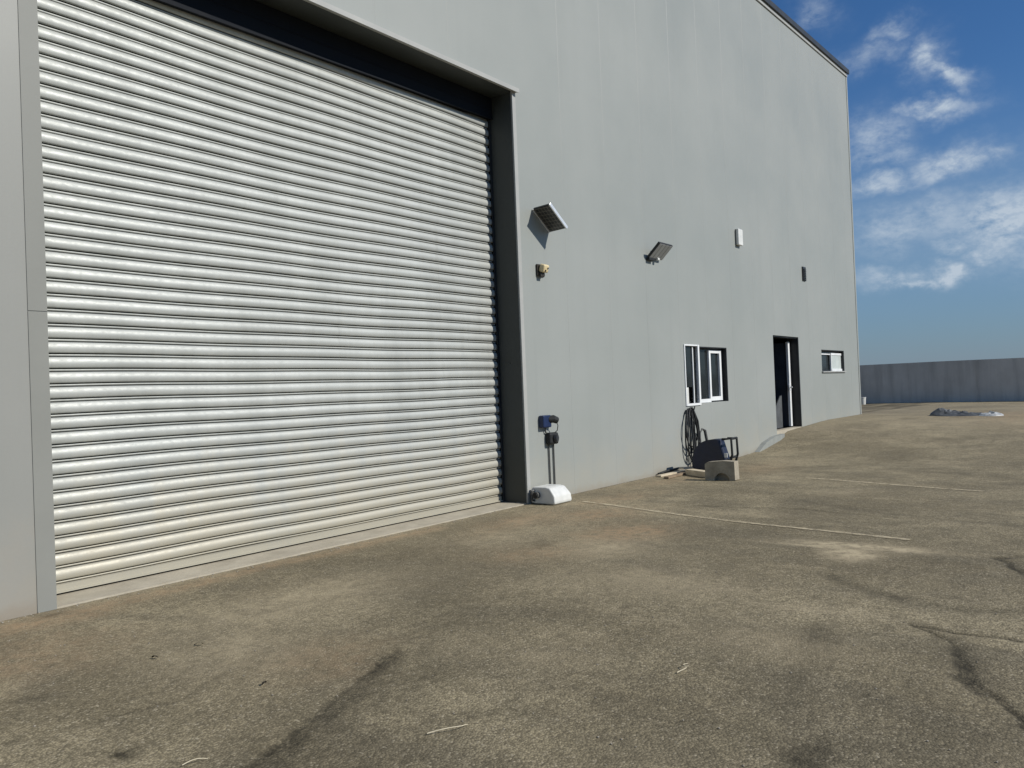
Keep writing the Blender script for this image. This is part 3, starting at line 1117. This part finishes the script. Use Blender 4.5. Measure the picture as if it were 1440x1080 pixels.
for k, (cx, w, top, bot, y) in enumerate([(5.03, 0.25, 1.15, 0.30, -0.05), (5.07, 0.30, 1.17, 0.16, -0.09), (5.06, 0.11, 1.16, 0.12, -0.07),
                                          (5.03, 0.27, 1.12, 0.42, -0.07), (5.10, 0.13, 1.17, 0.06, -0.11), (5.06, 0.05, 1.14, 0.22, -0.10)]):
    b.tube(loop(cx, w, top, bot, y, 0.0 + k * 0.17), 0.014, 8, True)
b.tube([(5.14, -0.09, 1.14), (5.30, -0.10, 0.9), (5.36, -0.11, 0.5), (5.28, -0.10, 0.15), (5.18, -0.10, 0.03), (4.9, -0.12, 0.03), (4.5, -0.07, 0.06), (4.05, -0.05, 0.05), (3.75, -0.05, 0.03)], 0.022, 8)
b.tube([(5.04, -0.10, 0.4), (4.95, -0.10, 0.22), (5.06, -0.12, 0.12), (5.1, -0.13, 0.3)], 0.014, 8)
t9 = thing('hose', 'black hose hung in long loops on the wall under the sliding window', 'hose', (5.08, -0.08, 0.0))
b.build('hose_coil', M_RUB, t9, smooth=True)
b = MB()
b.tube([(5.08, -0.003, 1.14), (5.08, -0.15, 1.14), (5.08, -0.16, 1.19)], 0.014)
b.build('hook', M_DARK, t9)

b = MB()
b.tube([(5.30, -0.16, 0.05), (5.30, -0.14, 0.40), (5.33, -0.13, 0.66), (5.42, -0.13, 0.74), (5.52, -0.14, 0.70), (5.55, -0.16, 0.5), (5.50, -0.22, 0.10), (5.46, -0.25, 0.012)], [0.012] * 3 + [0.016, 0.03, 0.03, 0.012, 0.012], 8)
tag(b.build('cable', M_COND, loc=(5.4, -0.16, 0.0)), 'thin grey cable bent into a hook between the hose and the blue tub', 'cable')

t10 = thing('plastic_tub', 'dark blue rounded plastic tub lying tipped over behind the concrete block', 'tub', (4.55, -0.8, 0.0))
b = MB()
seg = 26
# outline seen from the side (y, z): rounded back, flat mouth on the far right
out = []
for i in range(seg + 1):
    a = math.pi / 2 * (i / seg)
    out.append((-0.93 + 0.50 * math.sin(math.pi / 2 - a) ** 0.8 if i < seg else -0.93, 0.10 + 0.52 * math.sin(a) ** 0.75))
outline = [(-0.45, 0.03)] + out + [(-0.98, 0.615), (-1.13, 0.12), (-1.12, 0.03)]
vs = b.prism(outline, 'x', 4.32, 4.54)
es = [e for e in {e for v in vs for e in v.link_edges} if abs((e.verts[0].co - e.verts[1].co).x) < 1e-4]
bmesh.ops.bevel(b.bm, geom=es, offset=0.045, segments=3, affect='EDGES', profile=0.5)
b.build('shell', M_TUB, t10, smooth=False)
b = MB()
for x in (4.34, 4.58):
    b.tube([(x, -1.02, 0.62), (x, -1.19, 0.63), (x, -1.20, 0.35), (x, -1.13, 0.12)], 0.022, 8)
b.tube([(4.34, -1.19, 0.63), (4.58, -1.19, 0.63)], 0.022, 8)
b.tube([(4.34, -1.17, 0.30), (4.58, -1.17, 0.30)], 0.022, 8)
b.build('handle_frame', M_RUB, t10)
b = MB()
b.box(4.29, 4.318, -1.13, -1.07, 0.30, 0.38, 0.008)
b.build('clip', M_PLASTW, t10)

b = MB()
y0, y1 = -1.66, -1.14
pts = [(y0, 0.012), (y0 + 0.06, 0.0)]
for i in range(11):
    a = math.pi * i / 10
    pts.append((-1.43 - 0.13 * math.cos(a), 0.0 + 0.125 * math.sin(a)))
pts += [(y1 - 0.03, 0.0), (y1, 0.02), (y1 + 0.005, 0.27), (y1 - 0.05, 0.305), (y0 + 0.2, 0.325), (y0 + 0.01, 0.315)]
vs = b.prism(pts, 'x', 3.36, 3.44)
vs += b.prism([(y0, 0.012), (y0 + 0.06, 0.0), (y1 - 0.03, 0.0), (y1, 0.02), (y1 + 0.005, 0.27), (y1 - 0.05, 0.305), (y0 + 0.2, 0.325), (y0 + 0.01, 0.315)], 'x', 3.441, 3.54)
for v in b.bm.verts:
    if v.co.x < 3.4 or v.co.x > 3.5:
        v.co += Vector((random.uniform(-1, 1), random.uniform(-1, 1), 0)) * 0.004
    v.co.z += gh(v.co.x, v.co.y)
tag(b.build('concrete_block', M_BLOCK, loc=(3.55, -1.4, 0.0)), 'dirty concrete block with an arched notch standing in front of the blue tub', 'block')


def plank(label, p0, p1, w, h, mat, z=0.0, lift=0.0):
    b = MB()
    p0, p1 = Vector((*p0, gh(*p0) + z)), Vector((*p1, gh(*p1) + z + lift))
    d = p1 - p0
    ang = math.atan2(d.y, d.x)
    M = Matrix.Translation(p0) @ Matrix.Rotation(ang, 4, 'Z') @ Matrix.Rotation(-math.asin(d.z / d.length), 4, 'Y')
    b.box(0, d.length, -w / 2, w / 2, 0.004, 0.004 + h, 0.004, M)
    tag(b.build('timber_offcut', mat, loc=(p0 + p1) / 2), label, 'timber', 'timber offcuts by the wall')


plank('pale timber offcut lying flat beside the concrete block', (4.10, -0.48), (3.72, -1.10), 0.16, 0.10, M_WOOD)
plank('pale thin timber strip lying along the wall below the black hose', (4.75, -0.20), (3.55, -0.16), 0.10, 0.03, M_WOOD, 0.0)
plank('brown timber strip lying on the ground between the hose and the pale offcut', (4.35, -0.36), (3.35, -0.42), 0.09, 0.035, M_WOODB)
plank('short pale timber piece leaning low over the brown strip', (4.70, -0.40), (4.15, -0.30), 0.11, 0.03, M_WOOD, 0.02, 0.06)

# ------------------------------------------------------------------ heap of sheeting, white bucket
def heap(name, label, cat, cx, cy, rx, ry, h, mat, seed, peak, ang=0.0):
    b = MB()
    nu, nv = 40, 18
    rows = []
    for j in range(nv + 1):
        r = j / nv
        row = []
        for i in range(nu):
            a = 2 * math.pi * i / nu
            rr = r * (1 + 0.22 * mnoise.noise((math.cos(a) * 1.3 + seed, math.sin(a) * 1.3, seed)))
            u, w = rr * rx * math.cos(a), rr * ry * math.sin(a)
            x = cx + u * math.cos(ang) - w * math.sin(ang)
            y = cy + u * math.sin(ang) + w * math.cos(ang)
            z = h * (1 - r ** 2.2) * (0.45 + 0.75 * abs(mnoise.noise((x * 2.1 + seed, y * 2.1, seed * 1.7))))
            z += h * peak[2] * math.exp(-(((x - peak[0]) / 0.22) ** 2 + ((y - peak[1]) / 0.22) ** 2))
            z += (0.10 * (0.5 - abs(mnoise.noise((x * 5, y * 7, seed)))) + 0.05 * mnoise.noise((x * 13, y * 13, seed))) * (1 - r * r)
            row.append(b.bm.verts.new((x, y, gh(x, y) + max(z, 0) + (0.002 if j < nv else -0.03))))
        rows.append(row)
        if j == 0:
            c = row[0].co.copy()
    for j in range(nv):
        for i in range(nu):
            try:
                b.bm.faces.new((rows[j][i], rows[j][(i + 1) % nu], rows[j + 1][(i + 1) % nu], rows[j + 1][i]))
            except ValueError:
                pass
    bmesh.ops.remove_doubles(b.bm, verts=b.bm.verts, dist=1e-5)
    return tag(b.build(name, mat, loc=(cx, cy, gh(cx, cy))), label, cat)


heap('tarpaulin', 'crumpled dark grey plastic sheet heaped on the asphalt before the far wall', 'tarpaulin', 15.8, -2.85, 0.50, 0.75, 0.085, M_TARP, 3.1, (15.75, -2.38, 1.6), 0.05)
heap('plastic_sheet', 'pale crumpled plastic sheet lying at the right end of the grey heap', 'sheet', 15.55, -3.62, 0.28, 0.30, 0.06, M_RAG, 8.4, (15.5, -3.7, 0.5), 0.0)

t11 = thing('bucket', 'white plastic bucket standing beside the far corner of the warehouse', 'bucket', (28.2, 2.95, gh(28.2, 2.95)))
zb = gh(28.2, 2.95)
b = MB()
b.tube([(28.2, 2.95, zb), (28.2, 2.95, zb + 0.30)], [0.12, 0.14], 20)
b.build('body', M_PLASTW, t11)
b = MB()
b.tube([(28.2, 2.95, zb + 0.301), (28.2, 2.95, zb + 0.33)], [0.15, 0.15], 20)
b.build('lid', M_PLASTW, t11)

# ------------------------------------------------------------------ straws, leaves, grit
def straw(label, pts, r):
    b = MB()
    n = 10
    P3 = []
    for i in range(n + 1):
        t = i / n
        k = min(int(t * (len(pts) - 1)), len(pts) - 2)
        s = t * (len(pts) - 1) - k
        x = pts[k][0] * (1 - s) + pts[k + 1][0] * s
        y = pts[k][1] * (1 - s) + pts[k + 1][1] * s
        P3.append((x, y, gh(x, y) + r + 0.006 + 0.012 * math.sin(t * math.pi)))
    b.tube(P3, [r * (1 - 0.5 * i / n) for i in range(n + 1)], 6)
    tag(b.build('straw', M_STRAW, loc=P3[n // 2]), label, 'straw', 'dry straws on the asphalt')


straw('long dry straw lying on the asphalt nearest the bottom middle of the photo', [(-6.03, -4.15), (-5.97, -4.20), (-5.90, -4.25), (-5.85, -4.245)], 0.0030)
straw('short dry straw on the asphalt beside the dark wet streak', [(-6.87, -3.45), (-6.82, -3.47), (-6.77, -3.49)], 0.0026)
straw('crooked dry straw alone on open asphalt away from the streaks', [(-4.71, -4.775), (-4.64, -4.80), (-4.61, -4.76), (-4.55, -4.76)], 0.0030)


def leaf_thing(label, x, y, L, w, ang):
    b = MB()
    M = Matrix.Translation((x, y, gh(x, y) + 0.006)) @ Matrix.Rotation(ang, 4, 'Z')
    top, bot = [], []
    for i in range(9):
        t = i / 8
        hw = w * math.sin(math.pi * (0.05 + 0.9 * t)) ** 0.8
        top.append(((t - 0.5) * L, hw, 0.012 * math.sin(t * 3)))
        bot.append(((t - 0.5) * L, -hw, 0.006 + 0.012 * math.sin(t * 3)))
    for lvl in (0, 0.003):
        A = [b.bm.verts.new(M @ (Vector(p) + Vector((0, 0, lvl)))) for p in top]
        B = [b.bm.verts.new(M @ (Vector(p) + Vector((0, 0, lvl)))) for p in bot]
        for i in range(8):
            b.bm.faces.new((A[i], A[i + 1], B[i + 1], B[i]))
    tag(b.build('dead_leaf', M_LEAF, loc=(x, y, gh(x, y))), label, 'leaf', 'dead leaves on the asphalt')


leaf_thing('small dark leaf on the asphalt out in front of the shutter', -5.98, -1.95, 0.055, 0.012, -0.6)
leaf_thing('curled dark leaf nearest the left trim of the shutter', -6.27, -1.95, 0.05, 0.010, -1.2)
leaf_thing('dark leaf lying short of the wet streak on the left', -6.12, -2.93, 0.04, 0.011, 0.4)

b = MB()
for k in range(700):
    x, y = rng.uniform(-7.6, 3), rng.uniform(-7.0, -0.05)
    s = rng.uniform(0.002, 0.0062)
    r = bmesh.ops.create_icosphere(b.bm, subdivisions=1, radius=s)
    for v in r['verts']:
        v.co = Vector((v.co.x * rng.uniform(0.8, 1.3), v.co.y * rng.uniform(0.8, 1.3), v.co.z * 0.7)) + Vector((x, y, gh(x, y) + s * 0.3))
for k in range(260):      # grit gathered at the foot of the wall
    x, y = rng.uniform(-7.6, 8), -abs(rng.normal(0, 0.06)) - 0.01
    s = rng.uniform(0.003, 0.010)
    r = bmesh.ops.create_icosphere(b.bm, subdivisions=1, radius=s)
    for v in r['verts']:
        v.co = Vector((v.co.x, v.co.y, v.co.z * 0.7)) + Vector((x, y, gh(x, y) + s * 0.3))
o = b.build('grit', M_STONE)
o['kind'] = 'stuff'
o['label'] = 'pale grit scattered over the asphalt'

# ------------------------------------------------------------------ sun, sky, clouds
SUN = Vector((0.25, -1.0, 0.74)).normalized()
el = math.asin(SUN.z)
sl = bpy.data.lights.new('sun', 'SUN')
sl.energy = 4.4
sl.angle = R(0.5)
sl.color = (1.0, 0.955, 0.89)
so = bpy.data.objects.new('sun', sl)
col.objects.link(so)
so.rotation_euler = (-SUN).to_track_quat('-Z', 'Y').to_euler()
so.location = SUN * 60

w = bpy.data.worlds.new('World')
scene.world = w
w.use_nodes = True
t = w.node_tree
for n_ in list(t.nodes):
    t.nodes.remove(n_)
N = lambda typ, **kw: (lambda x: ([setattr(x, k, v) for k, v in kw.items()], x)[1])(t.nodes.new(typ))


def Mth(op, a, b=0.0, c=None, clamp=False):
    x = N('ShaderNodeMath', operation=op, use_clamp=clamp)
    for i, v in enumerate((a, b, c)):
        if v is None:
            continue
        if isinstance(v, bpy.types.NodeSocket):
            t.links.new(v, x.inputs[i])
        else:
            x.inputs[i].default_value = v
    return x.outputs[0]


sky = N('ShaderNodeTexSky', sky_type='NISHITA')
sky.sun_disc = False
sky.sun_elevation = el
# Blender's rotation 0 puts the sun at +Y, positive turns clockwise seen from above
sky.sun_rotation = math.atan2(SUN.x, SUN.y)
sky.altitude = 100
sky.air_density = 1.0
sky.dust_density = 0.6
sky.ozone_density = 1.6
tc = N('ShaderNodeTexCoord')
sep = N('ShaderNodeSeparateXYZ')
t.links.new(tc.outputs['Generated'], sep.inputs[0])
az = Mth('MULTIPLY', Mth('ARCTAN2', sep.outputs['Y'], sep.outputs['X']), 57.29578)
elv = Mth('MULTIPLY', Mth('ARCSINE', sep.outputs['Z']), 57.29578)
vec = N('ShaderNodeCombineXYZ')
t.links.new(az, vec.inputs[0])
t.links.new(elv, vec.inputs[1])


def WN(scale, detail, rough, sx, sy, dist=0.0, off=0.0, rot=0.0):
    m = N('ShaderNodeMapping')
    m.inputs['Scale'].default_value = (sx, sy, 1)
    m.inputs['Location'].default_value = (off, off * 0.7, off * 0.3)
    m.inputs['Rotation'].default_value = (0, 0, rot)
    t.links.new(vec.outputs[0], m.inputs['Vector'])
    x = N('ShaderNodeTexNoise')
    x.inputs['Scale'].default_value = scale
    x.inputs['Detail'].default_value = detail
    x.inputs['Roughness'].default_value = rough
    x.inputs['Distortion'].default_value = dist
    t.links.new(m.outputs[0], x.inputs['Vector'])
    return x.outputs['Fac']


wx_ = Mth('MULTIPLY', Mth('SUBTRACT', WN(0.45, 5, 0.6, 1, 1.2, 0, 3.0), 0.5), 3.6)
wy_ = Mth('MULTIPLY', Mth('SUBTRACT', WN(0.45, 5, 0.6, 1, 1.2, 0, 9.0), 0.5), 2.6)
azw = Mth('ADD', az, wx_)
elw = Mth('ADD', elv, wy_)
#        az    el    ra   re   strength tilt
BLOBS = [(16.7, 24.0, 1.2, 1.0, 0.40, 0.3), (13.6, 20.9, 2.4, 0.7, 0.42, -0.15), (12.4, 22.0, 1.3, 0.5, 0.55, -0.2),
         (10.3, 20.0, 1.1, 1.1, 1.05, 0.5), (9.2, 18.7, 1.5, 0.55, 0.95, 0.55), (9.8, 16.9, 2.1, 0.55, 1.0, 0.1),
         (13.4, 15.8, 1.9, 1.4, 0.62, 0.0), (13.0, 14.6, 2.4, 0.6, 0.55, 0.1), (9.2, 13.5, 2.3, 0.8, 0.95, -0.18),
         (6.6, 13.6, 1.2, 0.6, 0.5, 0.2), (13.4, 12.9, 1.8, 0.6, 0.85, 0.0), (6.1, 9.3, 2.6, 1.9, 1.4, 0.0),
         (9.3, 6.6, 1.1, 0.6, 1.5, 0.0), (7.6, 7.6, 1.2, 0.6, 0.9, 0.1), (11.4, 6.1, 1.8, 0.35, 0.85, 0.05), (12.2, 9.8, 2.2, 1.5, 0.72, 0.0), (12.6, 6.6, 2.6, 0.6, 0.75, 0.05),
         (9.6, 10.2, 2.8, 1.6, 0.60, 0.0), (9.4, 8.4, 0.8, 0.6, 0.7, 0.0), (3.0, 7.6, 3.0, 1.6, 0.9, 0.0), (0.0, 13.0, 3.0, 1.0, 0.7, 0.2),
         (-4.0, 9.0, 4.0, 1.8, 0.9, 0.0), (22.0, 10.0, 5.0, 2.0, 0.8, 0.0), (30.0, 14.0, 6.0, 2.0, 0.7, 0.0), (-15.0, 11.0, 6.0, 2.0, 0.9, 0.0)]
tot = None
for (a0, e0, ra, re, s, tl) in BLOBS:
    da = Mth('SUBTRACT', azw, a0)
    de = Mth('SUBTRACT', elw, e0)
    c, sn = math.cos(tl), math.sin(tl)
    u = Mth('MULTIPLY', Mth('ADD', Mth('MULTIPLY', da, c), Mth('MULTIPLY', de, sn)), 1 / ra)
    v = Mth('MULTIPLY', Mth('SUBTRACT', Mth('MULTIPLY', de, c), Mth('MULTIPLY', da, sn)), 1 / re)
    q = Mth('MULTIPLY_ADD', u, u, Mth('MULTIPLY', v, v))
    g = Mth('MULTIPLY', Mth('EXPONENT', Mth('MULTIPLY', q, -1.0)), s)
    tot = g if tot is None else Mth('MAXIMUM', tot, g)
fib = WN(0.75, 9, 0.60, 0.75, 1.15, 0.25, 2.0, 0.08)
fib2 = WN(2.4, 6, 0.62, 0.7, 1.2, 0.2, 7.0, 0.1)
tex = Mth('ADD', Mth('MULTIPLY', fib, 0.7), Mth('MULTIPLY', fib2, 0.3))
dens = Mth('MULTIPLY', tot, Mth('MULTIPLY', Mth('SUBTRACT', tex, 0.30), 3.4, clamp=True))
dens = Mth('MINIMUM', Mth('MULTIPLY', dens, 1.0), 0.9)
# low veil of haze near the horizon
veil = Mth('MULTIPLY', Mth('EXPONENT', Mth('MULTIPLY', Mth('MAXIMUM', elv, 0.0), -0.15)), 0.92)
veil2 = Mth('MULTIPLY', Mth('EXPONENT', Mth('MULTIPLY', Mth('POWER', Mth('MULTIPLY', Mth('SUBTRACT', elw, 9.0), 0.2), 2.0), -1.0)), 0.40)
skym = N('ShaderNodeMix', data_type='RGBA', blend_type='MULTIPLY')
skym.inputs['Factor'].default_value = 1.0
t.links.new(sky.outputs[0], skym.inputs['A'])
skym.inputs['B'].default_value = (0.30, 0.59, 0.90, 1)


def WMix(fac, a, b):
    x = N('ShaderNodeMix', data_type='RGBA')
    t.links.new(fac, x.inputs['Factor'])
    t.links.new(a, x.inputs['A'])
    x.inputs['B'].default_value = (*b, 1)
    return x.outputs['Result']


SK = 0.10
k = 1 / SK
c = WMix(veil, skym.outputs['Result'], (0.220 * k, 0.272 * k, 0.335 * k))
c = WMix(veil2, c, (0.23 * k, 0.345 * k, 0.47 * k))
c = WMix(dens, c, (0.50 * k, 0.58 * k, 0.67 * k))
bg = N('ShaderNodeBackground')
bg.inputs['Strength'].default_value = SK
t.links.new(c, bg.inputs['Color'])
ow = N('ShaderNodeOutputWorld')
t.links.new(bg.outputs[0], ow.inputs['Surface'])

# ------------------------------------------------------------------ camera
cam = bpy.data.cameras.new('camera')
co_ = bpy.data.objects.new('camera', cam)
col.objects.link(co_)
cam.sensor_fit = 'HORIZONTAL'
cam.sensor_width = 36.0
cam.lens = 1081 / 1440 * 36
cam.clip_start = 0.05
cam.clip_end = 3000
r_ = Vector((0.6339515934765741, -0.7723760408419356, -0.03925084281705345))
u_ = Vector((0.016535680769152385, -0.03720399934224242, 0.9991708731215313))
f_ = Vector((0.7731959314365364, 0.6340750065775176, 0.01081377102161195))
Mc = Matrix((r_, u_, -f_)).transposed().to_4x4()
Mc.translation = (-8.5655, -6.8335, 1.6)
co_.matrix_world = Mc
scene.camera = co_

vs_ = scene.view_settings
vs_.view_transform = 'Standard'
vs_.look = 'None'
vs_.exposure = 0.0
vs_.gamma = 1.0
vs_.use_curve_mapping = False

# bookkeeping property is no longer needed
for o in scene.objects:
    if 'org' in o:
        del o['org']
